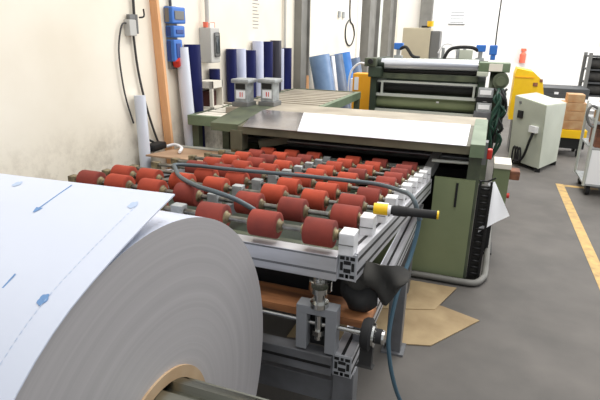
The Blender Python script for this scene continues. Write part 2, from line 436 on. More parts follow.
# bearing housing (open block)
m=mb(); x0,x1,z0,z1=-.545,-.395,.558,.735
m.box((x0,1.48,z0),(x0+.04,1.535,z1-.03),'clampdark',bev=.002); m.box((x1-.04,1.48,z0),(x1,1.535,z1-.03),'clampdark',bev=.002); m.box((x0,1.48,z1-.03),(x1,1.535,z1+.002),'clampdark',bev=.002)
m.box((x0+.04,1.525,z0),(x1-.04,1.535,z1-.03),'black')
hs=m.build('bearing_housing','aludark',tab); lab(hs,'grey open bearing housing')
mb().lathe((-.465,1.50,.735),(0,0,1),[(0,.034),(.018,.034),(.018,.022),(.055,.022),(.055,.03),(.075,.03)],'chrome',n=24).build('adjuster_nut','chrome',hs)
mb().cyl((-.465,1.50,.60),(-.465,1.50,.70),.014,'chrome').lathe((-.465,1.50,.62),(0,0,1),[(0,.024),(.02,.024)],'chrome',n=6).build('spindle','chrome',hs)
mb().cyl((-1.83,1.505,.66),(-.29,1.505,.66),.009,n=12).build('adjusting_shaft','chrome',tab)
m=mb(); m.lathe((-.305,1.505,.66),(1,0,0),[(0,.02),(.0,.05),(.012,.058),(.03,.058),(.036,.045),(.036,.026),(.07,.026)],'blackrubber',n=32)
wh=m.build('hand_wheel','blackrubber',tab)
mb().lathe((-.272,1.505,.66),(1,0,0),[(0,.034),(.004,.042),(.012,.042),(.014,.026),(.045,.024),(.048,.015)],'chrome',n=28).build('hub','chrome',wh)
mb().obox((-.285,1.515,.66),(-.285,1.49,.54),.03,.045,'blackrubber',up=(1,0,0),bev=.008).build('crank_handle','blackrubber',wh)
mb().box((-1.77,1.76,.56),(-.42,1.79,.78)).build('cross_rail','black',tab)  # added black plate, stands in for dark machinery behind the board
# things around the lower frame
o=mb().box((-1.70,1.575,.632),(-.30,1.72,.662),'wood').build('wooden_board','wood'); tag(o,'worn orange-brown wooden board lying across the frame under the rollers','board')
for x in (-1.66,-.34): mb().box((x-.02,1.60,zb1),(x+.02,1.71,.631)).build('board_bracket','aludark',tab)
# dark fabric bag hanging from the right rail
bag=thing('dust_cloth','dark grey crumpled cloth bag hanging below the right rail of the roller table','cloth',(-.3,1.66,.66))
def lerp(a,b,t): return [a[i]+(b[i]-a[i])*t for i in range(len(a))]
def curve(P,t):
    k=min(int(t*(len(P)-1)),len(P)-2); return lerp(P[k],P[k+1],t*(len(P)-1)-k)
topc=[(-.405,.86),(-.34,.875),(-.27,.875),(-.175,.848)]; botc=[(-.415,.775),(-.33,.745),(-.25,.715),(-.178,.842)]
g=[]
for i in range(13):
    u=i/12; row=[]
    for j in range(17):
        v=j/16; a=lerp(curve(topc,v),curve(botc,v),u)
        row.append((a[0],1.64-.03*math.sin(math.pi*u)+.022*math.sin(4.2*u+9*v)+.010*math.sin(16*v-6*u),a[1]))
    g.append(row)
mb().sheet(g,.006,'cloth').build('flap','cloth',bag)
topc=[(-.43,.79),(-.38,.80),(-.33,.775),(-.285,.745)]; botc=[(-.425,.72),(-.39,.665),(-.33,.655),(-.285,.70)]
g=[]
for i in range(11):
    u=i/10; row=[]
    for j in range(13):
        v=j/12; a=lerp(curve(topc,v),curve(botc,v),u)
        row.append((a[0],1.645-.055*math.sin(math.pi*u)*math.sin(math.pi*v)+.006*math.sin(14*v+5*u),a[1]))
    g.append(row)
mb().sheet(g,.006,'blackrubber').build('pouch','blackrubber',bag)
# brown board behind the rollers, left
tag(mb().slab([(-2.30,2.98,.775),(-1.68,2.98,.775),(-1.68,3.45,.735),(-2.30,3.45,.735)],.012,'brownboard').build('fibre_board','brownboard'),'brown fibre board lying behind the red rollers by the wall','board')
# hand tool
tool=thing('hand_tool','black cylindrical hand tool with yellow ends lying across the right rail','tool',(-.27,1.76,1.0))
def tp(t): return V((-.345+.235*t,1.76+.02*t,1.035+.0*t))
tz=V((0,0,0))
mb().cyl(tp(.25),tp(.97),.016,'blackrubber',n=24).cyl(tp(.30),tp(.52),.0195,'blackrubber',n=24).build('grip','blackrubber',tool)
mb().cyl(tp(.0),tp(.22),.0215,'yellow',n=24).build('collar','yellow',tool)
mb().cyl(tp(.22),tp(.27),.018,'paper',n=24).build('ring','paper',tool)
mb().cyl(tp(.97),tp(1.0),.0155,'yellow',n=24).build('end_cap','yellow',tool)
# air hose
hp=[(-.195,1.99,.93),(-.235,2.0,1.02),(-.32,2.18,.99),(-.44,2.27,.98),(-.61,2.27,.98),(-.85,2.26,.98),(-1.16,2.21,.985),(-1.39,2.20,.985),(-1.47,2.14,.995),(-1.41,2.05,1.005),(-1.27,1.88,1.02),(-1.09,1.73,1.04),(-.96,1.66,1.05),(-.87,1.66,1.03),(-.80,1.68,.99)]
tag(mb().tube(hp,.010,n=10,sm=6).build('air_hose','hose'),'grey air hose looped over the red rollers','hose')
hp=[(-.205,2.0,.95),(-.20,2.0,.90),(-.215,1.96,.78),(-.24,1.86,.67),(-.255,1.80,.5),(-.24,1.78,.38),(-.21,1.80,.24),(-.17,1.85,.10),(-.10,1.80,.015),(.0,1.6,.012),(.05,1.2,.012)]
tag(mb().tube(hp,.009,n=8,sm=6).build('air_line','hoseblue'),'thin blue air line hanging down beside the table leg to the floor','hose')

# ------------------------------------------------------------------ straightening machine (front, green)
sm=thing('straightening_machine','green straightening machine with a wide flat deck behind the roller table','machine',(-.85,3.9,0))
mb().box((-2.10,3.85,.985),(.02,4.28,1.04),'deck').build('deck','deck',sm)
mb().prism([(3.40,.93),(3.84,.985),(3.84,1.04),(3.40,.985)],'x',-1.74,-.06,'deckedge').build('sloped_cover','deckedge',sm)
mb().box((-1.74,3.365,.925),(-.06,3.42,.983),'deckedge',bev=.004).build('front_lip','deckedge',sm)
m=mb().prism([(3.345,.915),(3.345,1.0),(3.84,1.055),(4.1,1.055),(4.1,.90)],'x',-.06,.03,'greenlight'); m.build('corner_plate','greenlight',sm)
m=mb().prism([(3.38,.93),(3.38,.99),(3.84,1.045),(4.1,1.045),(4.1,.93)],'x',-1.98,-1.74,'greenold'); m.build('corner_plate','greenold',sm)
mb().box((-.06,3.42,0),(.02,4.28,.985),'greenold').build('side_frame','greenold',sm)
mb().box((-1.90,3.64,0),(-1.82,4.28,.985),'greenold').build('side_frame','greenold',sm)
mb().box((-.265,3.40,.03),(.0,3.43,.745),'green').box((-1.78,3.40,.03),(-.265,3.43,.46),'green').build('front_panel','green',sm)
mb().box((-1.78,4.2,.0),(-.06,4.23,.98),'black').build('inner_panel','black',sm)
mb().cyl((-1.78,3.70,.92),(-.06,3.70,.92),.022,'lightrail').build('guide_bar','shaft',sm)
mb().cyl((-1.80,3.60,.85),(-.06,3.60,.85),.042,'glossblack',n=28).build('feed_roll','glossblack',sm)
mb().cyl((-1.80,3.95,.90),(-.06,3.95,.90),.045,'blackrubber',n=28).build('feed_roll','blackrubber',sm)
mb().cyl((-.30,3.46,.845),(-.06,3.46,.85),.012,'lightrail').build('short_rod','lightrail',sm)
mb().box((-1.80,3.86,.60),(-.06,4.15,.70),'blackrubber').build('roll_bed','blackrubber',sm)
# guide arms
mb().obox((-.315,3.44,.765),(-.255,3.62,.90),.05,.06,'greydark',bev=.004).build('guide_arm','greydark',sm)
mb().obox((-1.62,3.50,.83),(-1.32,3.62,.89),.045,.05,'deckedge',bev=.004).build('guide_arm','deckedge',sm)
mb().box((-1.80,3.36,.80),(-1.70,3.46,.95),'deckedge',bev=.003).build('corner_post','deckedge',sm)
mb().box((-.12,3.392,.55),(-.105,3.40,.72),'black').build('bracket','black',sm)
# slots in panel
# sheet metal lying on deck, right part white film
stl=thing('metal_sheet','flat sheet of bright metal with white film lying on the green machine deck','metal sheet',(-.9,3.6,.99))
def cover(x0,x1,z,t,mt,name):
    return mb().prism([(3.40,.986+z),(3.84,1.041+z),(3.84,1.041+z+t),(3.40,.986+z+t)],'x',x0,x1,mt).build(name,mt,stl)
mb().slab([(-1.69,3.35,.984),(-1.25,3.35,.984),(-1.38,3.84,1.0415),(-1.80,3.84,1.0415)],.003,'sheetsteel',up=(0,0,1)).build('bare_end','sheetsteel',stl)
mb().slab([(-1.25,3.35,.984),(-.085,3.35,.984),(-.085,3.84,1.0415),(-1.38,3.84,1.0415)],.0045,'whitefilm',up=(0,0,1)).build('film_cover','whitefilm',stl)
# gauges on the left end
for i,(x,y) in enumerate(((-2.0,4.0),(-1.81,4.13))):
    t=thing('counter_unit',['grey counter box with white label, left of the two by the pale film roll','grey counter box with white label, right of the two on the deck end'][i],'counter box',(x,y,1.04),'counter boxes on the machine deck')
    if i==0: pass
    mb().box((x-.075,y-.08,1.0405),(x+.075,y+.1,1.08),'greydark',bev=.006).build('base','greydark',t)
    mb().box((x-.06,y-.06,1.08),(x+.06,y+.08,1.24),'clampgrey',bev=.005).build('body','clampgrey',t)
    mb().box((x-.085,y-.08,1.24),(x+.085,y+.1,1.275),'clampgrey',bev=.012).build('lid','clampgrey',t)
    mb().box((x-.045,y-.066,1.19),(x+.045,y-.06,1.235),'black').build('display','black',t)
    mb().box((x-.04,y-.066,1.11),(x+.045,y-.06,1.18),'paper').build('label_plate','paper',t)
    mb().box((x-.005,y-.068,1.125),(x+.003,y-.066,1.165),'red').box((x+.016,y-.068,1.125),(x+.022,y-.066,1.165),'red').build('print','red',t)

# right side attachments
sb=thing('junction_cabinet','small green cabinet with pale top beside the straightening machine','cabinet',(.23,4.05,0))
mb().box((.12,3.98,.36),(.235,4.2,.71),'green').box((.13,3.99,0),(.16,4.02,.36),'black').box((.13,4.16,0),(.16,4.19,.36),'black').box((.10,3.97,0),(.19,4.21,.02),'black').build('body','green',sb)
mb().box((.115,3.97,.71),(.24,4.21,.75),'cream',bev=.004).build('top_cover','cabinet',sb)
mb().box((.235,4.02,.62),(.31,4.15,.69),'rust',bev=.01).build('bracket','rust',sb)
mb().cyl((.235,4.0,.50),(.255,4.0,.50),.02,'red').build('button','red',sb)
eb=thing('emergency_handle','red emergency switch on the right side of the straightening machine','switch',(.08,3.7,.78))
mb().box((.021,3.66,.80),(.05,3.76,.96),'greydark').build('plate','greydark',eb)
mb().box((.05,3.67,.84),(.085,3.73,.91),'red',bev=.01).build('knob','red',eb)
# paper hanging
g=[]
A_,B_,C_,D_=V((.085,3.60,.69)),V((.125,3.60,.705)),V((.245,3.50,.505)),V((.06,3.46,.37))
for i in range(9):
    u=i/8; row=[]
    for j in range(9):
        v=j/8; p=(A_*(1-v)+B_*v)*(1-u)+(D_*(1-v)+C_*v)*u
        row.append(p+V((0,.008*math.sin(7*v+4*u),0)))
    g.append(row)
tag(mb().sheet(g,.002,'paper').build('plastic_sheet','paper'),'white sheet hanging from the right side of the green machine','sheet')
mb_=mb().cyl((.08,3.60,.70),(.13,3.60,.73),.006,'black'); tag(mb_.cyl((.02,3.60,.70),(.08,3.60,.70),.006,'black').build('hook','black'),'small black hook holding the white hanging sheet','hook')
# dark cable guard between panel and pipe
m=mb()
for i in range(14): m.cyl((.03,3.45,.06+.048*i),(.10,3.45,.06+.048*i),.008,'black',n=8)
m.box((.022,3.47,.0),(.112,3.50,.70),'mesh'); m.box((.025,3.44,.02),(.04,3.46,.74),'black'); m.box((.095,3.44,.02),(.11,3.46,.74),'black')  # solid plate behind the bars, added to darken the gap
m.build('side_grille','black',sm)
# bent pipe around the base
tag(mb().tube([(-.75,3.34,.03),(-.2,3.345,.03),(-.02,3.345,.03),(.08,3.36,.03),(.13,3.45,.03),(.15,3.6,.03),(.165,4.4,.03),(.17,5.2,.03)],.022,n=12,sm=5).build('floor_pipe','steelgrey'),'bent grey pipe on the floor around the foot of the green machine','pipe')
# cardboard on the floor
tag(mb().slab([(-.9,3.02,.002),(-.9,2.3,.002),(-.12,2.52,.002),(.13,2.90,.002),(-.1,2.99,.002)],.006,'cardboard').build('cardboard_sheet','cardboard'),'flat brown cardboard sheet with a pointed corner on the floor','cardboard')
tag(mb().slab([(-.9,3.26,.0085),(-.75,2.7,.0085),(-.14,2.92,.0085),(-.03,3.27,.0085)],.005,'cardboard').build('cardboard_sheet','cardboard'),'brown cardboard sheet tucked against the bent floor pipe','cardboard')

# ------------------------------------------------------------------ side table with slats
st=thing('slatted_table','green framed side table with pale slats along the wall behind the green machine','table',(-2.0,4.9,0))
def slats(xa,xb,ya,yb,n):
    for i in range(n):
        y=ya+(yb-ya)*(i+.5)/n; mb().box((xa,y-.045,.965),(xb,y+.045,.995),'cream' if yb<4.4 else 'deck',bev=.004).build('slat','cream',st)
mb().box((-2.30,3.56,.92),(-1.985,3.61,1.0),'greenlight').build('end_rail','greenold',st)
mb().box((-2.30,3.61,.92),(-2.27,6.0,1.0),'greenold').build('side_rail','greenold',st)
mb().box((-1.5,4.33,.92),(-1.44,6.04,1.0),'greenlight').build('side_rail','greenold',st)
mb().box((-2.03,3.61,.92),(-1.99,3.83,.99),'greenold').build('side_rail','greenold',st)
mb().box((-2.12,4.33,.92),(-1.5,4.38,.99),'greenold').build('cross_rail','greenold',st)
mb().box((-2.27,6.0,.92),(-1.5,6.04,1.0),'greenold').build('cross_rail','greenold',st)
slats(-2.27,-2.03,3.62,3.83,2); slats(-2.44,-2.12,3.85,4.33,4); slats(-2.44,-1.5,4.4,6.0,11)
for x,y in ((-2.26,3.64),(-2.02,3.72),(-1.47,4.45),(-1.47,5.98),(-2.26,5.98)): mb().box((x-.03,y-.03,0),(x+.03,y+.03,.92),'greenold').build('leg','greenold',st)

# ------------------------------------------------------------------ rear roll machine
fm=thing('film_laminator','green machine with stacked rolls between heavy side frames at the back','machine',(-.65,6.5,0))
Y=6.3
mb().prism([(6.12,0),(6.12,1.30),(6.2,1.39),(6.9,1.39),(6.9,0)],'x',-1.35,-1.28,'darkgreen').build('side_frame','darkgreen',fm)
m=mb(); m.box((-1.37,6.05,1.18),(-1.22,6.3,1.30),'darkgreen',bev=.01); m.box((-1.42,6.04,1.30),(-1.28,6.25,1.40),'greenold',bev=.01); m.cyl((-1.20,6.2,1.33),(-1.29,6.2,1.33),.06,'darkgreen'); m.cyl((-1.34,6.0,1.36),(-1.34,6.2,1.36),.03,'black'); m.build('bearing_block','darkgreen',fm)
mb().prism([(6.12,0),(6.12,1.12),(6.3,1.22),(6.9,1.22),(6.9,0)],'x',-.12,-.04,'darkgreen').build('side_frame','darkgreen',fm)
mb().prism([(6.12,0),(6.12,1.12),(6.3,1.36),(6.9,1.36),(6.9,0)],'x',.0,.10,'greenold').build('side_frame','greenold',fm)
mb().cyl((-1.24,6.2,1.335),(-.14,6.2,1.345),.058,'silver',n=32).build('film_roll','silver',fm)
mb().cyl((-1.24,6.42,1.36),(-.14,6.42,1.375),.03,'lightrail').build('idler_roll','lightrail',fm)
mb().cyl((-1.28,6.2,1.34),(-.02,6.2,1.345),.02,'shaft').build('roll_shaft','shaft',fm)
m=mb(); m.box((-.13,6.1,1.29),(.20,6.35,1.39),'greenlight',bev=.01); m.box((-.02,6.09,1.30),(.12,6.1,1.38),'cream'); m.box((-.14,6.08,1.24),(-.02,6.2,1.29),'cabinet',bev=.01); m.build('drive_housing','greenlight',fm)
mb().cyl((-1.28,6.25,1.255),(-.12,6.25,1.26),.03,'black').build('guide_roll','blackrubber',fm)
mb().box((-1.29,6.22,1.16),(-.12,6.30,1.225),'greenold',bev=.004).build('cross_beam','greenold',fm)
mb().box((-1.29,6.2,1.115),(-.04,6.28,1.135),'lightrail').build('light_rail','lightrail',fm)
mb().cyl((-1.28,6.35,1.05),(-.12,6.35,1.05),.065,'black',n=28).build('pinch_roll','blackrubber',fm)
mb().box((-1.29,6.17,.955),(-.12,6.23,.985),'lightrail').build('light_rail','lightrail',fm)
for x in (-1.22,-.15): mb().box((x-.012,6.19,.985),(x+.012,6.23,1.12),'lightrail').build('upright_link','lightrail',fm)
mb().cyl((-1.29,6.3,.88),(-.12,6.3,.88),.075,'green',n=32).build('drive_roll','greenold',fm)
mb().box((-.56,6.218,.90),(-.53,6.226,.92),'paper').build('label_plate','paper',fm)
mb().box((-1.29,6.15,.775),(-.12,6.2,.80),'lightrail').build('light_rail','lightrail',fm)
mb().box((-1.29,6.2,.60),(-.12,6.26,.775),'greenold').build('apron','greenold',fm)
mb().box((-1.29,5.7,.70),(-.06,6.12,.74),'deck').build('infeed_tray','deck',fm)
mb().box((-1.29,6.8,.4),(-.1,6.84,1.2),'darkgreen').build('back_panel','darkgreen',fm)
for z in (1.02,.86): 
    m=mb().box((-.10,6.0,z),(.06,6.12,z+.10),'clampgrey',bev=.008); m.box((-.08,5.995,z+.03),(.04,6.0,z+.08),'white'); lab(m.build('cylinder_block','clampgrey',fm),'pale grey pneumatic block')
mb().box((-.11,6.0,.975),(.07,6.12,1.02),'black').build('spacer','black',fm); mb().box((-.12,5.98,.74),(.08,6.12,.86),'aludark',bev=.006).build('valve_box','aludark',fm)
mb().cyl((.12,6.05,1.20),(.12,6.4,1.20),.085,'greenold',n=24).cyl((.12,6.0,1.20),(.12,6.05,1.20),.05,'greenold').build('motor','greenold',fm)
mb().box((.10,6.1,.5),(.20,6.5,1.08),'darkgreen',bev=.02).build('gear_case','darkgreen',fm)
for i in range(9):
    random.seed(40+i); a=.06+.15*random.random(); p=[(a,6.02,1.12)]
    for k in range(4): p.append((.07+.14*random.random(),5.92+.1*random.random(),1.0-.15*k+.05*random.random()))
    p.append((.12,6.05,.32)); 
    o=mb().tube(p,.015,n=6,sm=4).build('control_hose','greenhose' if i%3 else 'black',fm)
    if i%3==0: lab(o,'black control hose')
# blue capped sockets with black hoses on top
for i,(x,pts) in enumerate(((-1.12,[(-1.10,6.58,1.50),(-1.02,6.55,1.52),(-.93,6.52,1.42),(-.84,6.5,1.40)]),(-.14,[(-.17,6.58,1.50),(-.24,6.55,1.535),(-.40,6.53,1.535),(-.50,6.53,1.50),(-.55,6.52,1.40)]))):
    t=thing('air_valve',['blue capped valve with curved black hose, left end of the rear machine top','blue capped valve with arched black hose, right end of the rear machine top'][i],'valve',(x,6.6,1.39),'blue capped valves on the rear machine')
    mb().cyl((x,6.6,1.24),(x,6.6,1.49),.025,'clampgrey').box((x-.05,6.57,1.38),(x+.05,6.66,1.42),'clampgrey').build('body','clampgrey',t)
    mb().box((x-.055,6.56,1.49),(x+.055,6.66,1.57),'bluebox',bev=.012).build('cap','bluebox',t)
    mb().tube(pts,.02,'blackrubber',n=8,sm=5).build('hose','blackrubber',t)
mb().box((-1.29,6.55,1.34),(-.04,6.68,1.385),'greenold').build('top_beam','greenold',fm)
m=mb()
for x in (-.60,-.42,-.34): m.cyl((x,6.9,1.22),(x,6.9,1.52),.02,'clampgrey')
m.tube([(-.66,6.9,1.45),(-.6,6.9,1.56),(-.5,6.9,1.56),(-.42,6.9,1.45)],.01,'paper'); m.box((-.40,6.88,1.30),(-.24,7.0,1.5),'cabinet')
m.box((-.75,6.85,1.36),(-.2,6.95,1.39),'darkgreen')
m.build('piping','clampgrey',fm)
# beige control box behind
bb=thing('control_box','beige steel control box standing behind the rear machine','control box',(-1.15,8.5,0))
mb().box((-1.38,8.4,1.2),(-.95,8.75,1.78),'beige',bev=.01).build('body','beige',bb)
mb().box((-1.22,8.5,0),(-1.10,8.65,1.2),'greydark').build('post','greydark',bb)
mb().box((-1.10,8.42,1.78),(-.98,8.6,1.81),'black').cyl((-.97,8.45,1.80),(-.97,8.45,1.88),.05,'yellow').build('beacon','yellow',bb)
mb().box((-.95,8.42,1.22),(-.80,8.7,1.74),'greydark',bev=.02).build('side_unit','greydark',bb)
# blue plug hanging by a cable
pl=thing('hanging_socket','blue socket box hanging from a cable behind the rear machine','socket',(.03,8.2,1.4))
mb().box((-.055,8.15,1.41),(.055,8.25,1.55),'bluebox',bev=.015).box((-.03,8.16,1.34),(.04,8.24,1.41),'bluebox',bev=.01).build('box','bluebox',pl)
mb().tube([(.02,8.2,1.55),(.015,8.2,1.8),(.02,8.2,2.6),(.02,8.2,4.6)],.011,'cable',n=6).build('cord','cable',pl)

# ------------------------------------------------------------------ grey control cabinet on the right
cab=thing('control_cabinet','large pale grey-green control cabinet with sloping top on the floor behind the green machine','cabinet',(.7,7.25,0))
A=V((.385,7.43,0)); B=V((.74,6.95,0)); Cc=V((1.01,7.54,0)); D=A+(Cc-B)
z0=.05
def zq(p,z): return (p.x,p.y,z)
m=mb(); bt=[m.bm.verts.new(zq(p,z0)) for p in (A,B,Cc,D)]; tz=[m.bm.verts.new(zq(p,z)) for p,z in ((A+V((-.03,.0,0)),.925),(B+V((-.03,.02,0)),.865),(Cc+V((-.005,0,0)),.85),(D,.925))]
fs=[m.bm.faces.new(bt[::-1]),m.bm.faces.new(tz)]+[m.bm.faces.new((bt[i],bt[(i+1)%4],tz[(i+1)%4],tz[i])) for i in range(4)]
r_=bmesh.ops.bevel(m.bm,geom=[e for e in m.bm.edges],offset=.008,segments=2,affect='EDGES'); m.build('body','cabinet',cab)
u=(B-A).normalized(); nf=V((u.y,-u.x,0)); 
def onface(s_,z,o=0): p=A+u*s_+nf*o; return V((p.x,p.y,z))
def facebox(s0,s1,za,zb,t,mt,name,par,o0=-.01):
    m=mb(); q=[onface(s0,za,o0),onface(s1,za,o0),onface(s1,zb,o0),onface(s0,zb,o0)]; m.slab(q,t-o0,mt,up=nf); return m.build(name,mt,par)
facebox(.09,.18,.64,.74,.034,'black','name_plate',cab,-.03)
facebox(.36,.49,.50,.58,.05,'white','socket_block',cab,-.03)
facebox(.09,.12,.83,.86,.034,'greydark','lock',cab,-.03)

pk=[onface(.43,.50,.03),onface(.42,.38,.06),onface(.38,.2,.07),onface(.30,.10,.06),onface(.20,.08,.05)]
mb().tube(pk,.016,'black',n=8,sm=5).build('power_cable','black',cab)
for i in range(3):
    a=.12+.05*i; mb().tube([onface(a,.06,.04),onface(a+.01,.22,.05),onface(a+.04,.26,.05),onface(a+.06,.16,.04),onface(a+.07,.06,.04)],.012,'blackrubber',n=8,sm=4).build('loop_cable','blackrubber',cab)
for p in (A,B,Cc,D):
    c=(A+Cc)/2; q=p+(c-p)*.12; mb().box((q.x-.03,q.y-.03,0),(q.x+.03,q.y+.03,.055),'blackrubber').build('foot','blackrubber',cab)
# yellow machine behind the cabinet
ye=thing('yellow_compressor','yellow machine housing standing behind the grey cabinet','machine',(.5,8.3,0))
mb().prism([(.34,.5),(.34,1.16),(.36,1.24),(.58,1.20),(.72,1.08),(.76,.9),(.76,.5)],'y',8.1,8.7,'yellow').build('housing','yellow',ye)
mb().box((.40,8.15,0),(.72,8.65,.5),'greydark').build('base','greydark',ye)
mb().box((.60,8.085,1.0),(.66,8.11,1.05),'rust').box((.68,8.085,1.06),(.72,8.11,1.10),'rust').build('latch','rust',ye)
mb().box((.34,8.09,1.11),(.60,8.10,1.125),'orange').build('seam','orange',ye)
# red device on the back wall
fx=thing('wall_extinguisher','small red extinguisher fixed low on the white back wall','extinguisher',(.70,13.95,1.1))
mb().lathe((.70,13.93,1.08),(0,0,1),[(0,.07),(.2,.075),(.25,.03),(.28,.03)],'redpale',n=16).build('cylinder','redpale',fx)
mb().box((.64,13.9,1.36),(.76,13.99,1.42),'redpale').build('valve','redpale',fx)
# low dark stack of sheets far right
stk=thing('sheet_stack','low stack of dark sheets behind the grey cabinet near the back wall','stack',(1.3,10.7,0))
mb().box((.80,10.4,.62),(1.72,11.2,.80),'stackdark',bev=.01).build('sheet_pack','stackdark',stk)
mb().box((1.15,10.39,.69),(1.22,10.41,.73),'paper').build('label_plate','paper',stk)
for x in (.85,1.6): mb().box((x,10.42,0),(x+.08,11.1,.62),'greydark').build('leg','greydark',stk)
dk=thing('storage_rack','dark rack filled with black rolls at the right edge','rack',(2.1,11.2,0))
for x in (1.72,2.5): 
    for y in (11.0,11.6): mb().box((x-.03,y-.03,0),(x+.03,y+.03,1.42),'greydark').build('upright','greydark',dk)
for z in (.62,.86,1.10,1.34): mb().box((1.72,11.0,z),(2.5,11.6,z+.03),'stackdark').build('shelf','stackdark',dk)
for z in (.65,.89,1.13):
    for k in range(2):
        o=mb().cyl((1.76,11.12+.24*k,z+.10),(2.46,11.12+.24*k,z+.10),.098,'cloth').build('black_roll','cloth')
        tag(o,'black roll lying on the dark rack at the right edge','roll','black rolls on the dark rack')
# yellow frame on the back wall right edge
tag(mb().box((2.35,13.94,1.5),(2.65,13.99,2.2),'cream',bev=.01).build('wall_panel','cream'),'pale yellow panel on the back wall at the right edge','panel')
# yellow trolley with cartons
tr=thing('pallet_trolley','yellow low trolley with black wheels between the grey cabinet and the white cart','trolley',(1.2,8.3,0))
mb().box((1.0,8.15,.28),(1.42,8.75,.40),'yellow',bev=.006).build('platform','yellow',tr)
mb().box((1.0,8.2,.12),(1.42,8.7,.28),'black').build('chassis','black',tr)
for x in (1.06,1.36):
    for y in (8.25,8.65): mb().cyl((x-.02,y,.065),(x+.02,y,.065),.065,'blackrubber').build('wheel','blackrubber',tr)
for i,(a,b,l) in enumerate((((1.03,8.17,.405),(1.38,8.6,.53),'lowest'),((1.02,8.18,.535),(1.36,8.58,.66),'middle'),((1.06,8.2,.665),(1.36,8.55,.78),'third from the floor'),((1.10,8.22,.785),(1.32,8.5,.90),'topmost'))):
    o=mb().box(a,b,'carton',bev=.004).build('carton','carton'); tag(o,l+' brown carton stacked on the yellow trolley','carton','cartons on the yellow trolley')
tag(mb().box((1.035,8.155,.70),(1.058,8.3,.78),'red').build('red_strap','red'),'small red strap hanging beside the cartons on the yellow trolley','strap')
# white cart
ct=thing('workshop_cart','tall white panelled cart on black castors at the right edge','cart',(1.3,6.3,0))
CX=.05
mb().box((1.08,6.08,.14),(1.70,6.12,.52),'white').build('lower_panel','cabinet',ct)
for x in (1.06,1.70):
    for y in (6.08,6.7): mb().cyl((x,y,.12),(x,y,.98),.016,'lightrail').build('post','lightrail',ct)
mb().box((1.06,6.08,.52),(1.70,6.7,.54),'clampgrey').build('shelf','clampgrey',ct)
mb().box((1.06,6.08,.12),(1.70,6.7,.14),'clampgrey').build('shelf','clampgrey',ct)
mb().box((1.06,6.08,.80),(1.70,6.7,.82),'clampgrey').build('shelf','clampgrey',ct)
mb().tube([(1.06,6.08,.96),(.99,6.07,.99),(.96,6.07,.90),(1.0,6.08,.80),(1.06,6.08,.76)],.014,'greydark',n=8).build('push_handle','greydark',ct)
for x in (1.12,1.64):
    for y in (6.16,6.62): mb().cyl((x-.02,y,.06),(x+.02,y,.06),.06,'blackrubber').box((x-.025,y-.02,.06),(x+.025,y+.02,.12),'greydark').build('castor','blackrubber',ct)
for a,b,mt,l,cat in (((1.10,6.12,.542),(1.40,6.5,.74),'rust','brown box on the middle shelf of the white cart','box'),((1.45,6.12,.542),(1.66,6.5,.66),'greenlight','pale green box on the middle shelf of the white cart','box'),((1.10,6.12,.822),(1.36,6.5,.94),'carton','brown carton on the top shelf of the white cart','carton'),((1.08,6.14,.942),(1.36,6.48,.99),'paper','white tray lying on the brown carton of the cart','tray'),((1.12,6.16,.992),(1.32,6.44,1.08),'carton','small brown carton topmost on the white cart','carton')):
    tag(mb().box(a,b,mt,bev=.004).build('box' if cat=='box' else cat,mt),l,cat)

for o in list(C.objects):
    if o.parent is None and 'label' in o and 'white cart' in o['label'] and o.name!='control_cabinet' and 'between' not in o['label'] or o==ct: o.location.x+=.06
# ------------------------------------------------------------------ things on the left wall
def lean(name,y,zb,zt_,r,mt,label,cat='film roll',group='film rolls leaning on the left wall',foot=.16,dy=0,cap='core',top=-.0):
    """round roll leaning on the wall: x derived from its lean"""
    xb=WX+r+foot; xt=WX+r+.01
    o=mb().cyl((xb,y-dy,zb),(xt,y,zt_),r,mt,n=24,capm=mt).build(name,mt)
    return tag(o,label,cat,group)
G='film rolls leaning on the left wall'
# x of the roll centre follows from radius; y measured along the wall
lean('film_roll',3.8,.0,1.55,0.067,'navy','navy blue film roll standing between the white pipe and the grey wall box',foot=.03)
lean('film_roll',4.19,.997,1.33,0.05,'navy','shorter navy film roll behind the grey wall box',foot=.012)
lean('film_roll',4.52,.997,1.5,0.052,'navy','navy film roll just left of the pale roll above the first counter box',foot=.012)
lean('film_roll',4.7,.997,1.5,0.058,'paleroll','pale lilac film roll behind the left counter box',foot=.012)
lean('film_roll',4.93,.997,1.48,0.06,'navy','navy film roll between the two pale lilac rolls',foot=.012)
lean('film_roll',5.12,.997,1.57,0.06,'paleroll','taller pale lilac film roll, right of the navy one above the counter boxes',foot=.012)
lean('film_roll',5.35,.997,1.565,0.065,'navy','navy film roll between the tall pale lilac roll and the dark grey roll',foot=.012)
lean('film_roll',5.6,.997,1.575,0.065,'greyblackroll','dark grey film roll with a shiny edge near the column',foot=.012)
lean('film_roll',5.8,.997,1.48,0.042,'paleroll','thin pale roll between the dark grey roll and the last navy roll',foot=.012)
lean('film_roll',5.95,.997,1.485,0.062,'navy','navy film roll standing directly left of the grey column',foot=.012)
for y,r,zt_,mt,l in ((6.98,.145,1.37,'skyfilm','light blue film roll right of the first grey column'),(7.62,.15,1.35,'greyfilm','grey-blue film roll between the light blue and bright blue rolls'),(8.22,.13,1.37,'brightblue','bright blue film roll near the yellow bin'),(8.9,.13,1.26,'greyfilm','dull blue roll leaning behind the yellow bin')):
    lean('wide_film_roll',y,.0,zt_,r,mt,l,group='wide blue film rolls between the columns',foot=.30)
mb_=mb().slab([(-1.97,7.18,.0),(-1.97,7.30,.0),(-2.17,7.25,1.36),(-2.17,7.13,1.36)],.02,'paper',up=(1,0,0)); tag(mb_.build('film_end','paper'),'pale strip of film hanging between the light blue and grey-blue rolls','film')
tag(mb().box((-2.05,7.85,.0),(-1.85,8.05,1.0),'paper').build('white_carton','paper'),'upright white carton in front of the blue film rolls','carton')
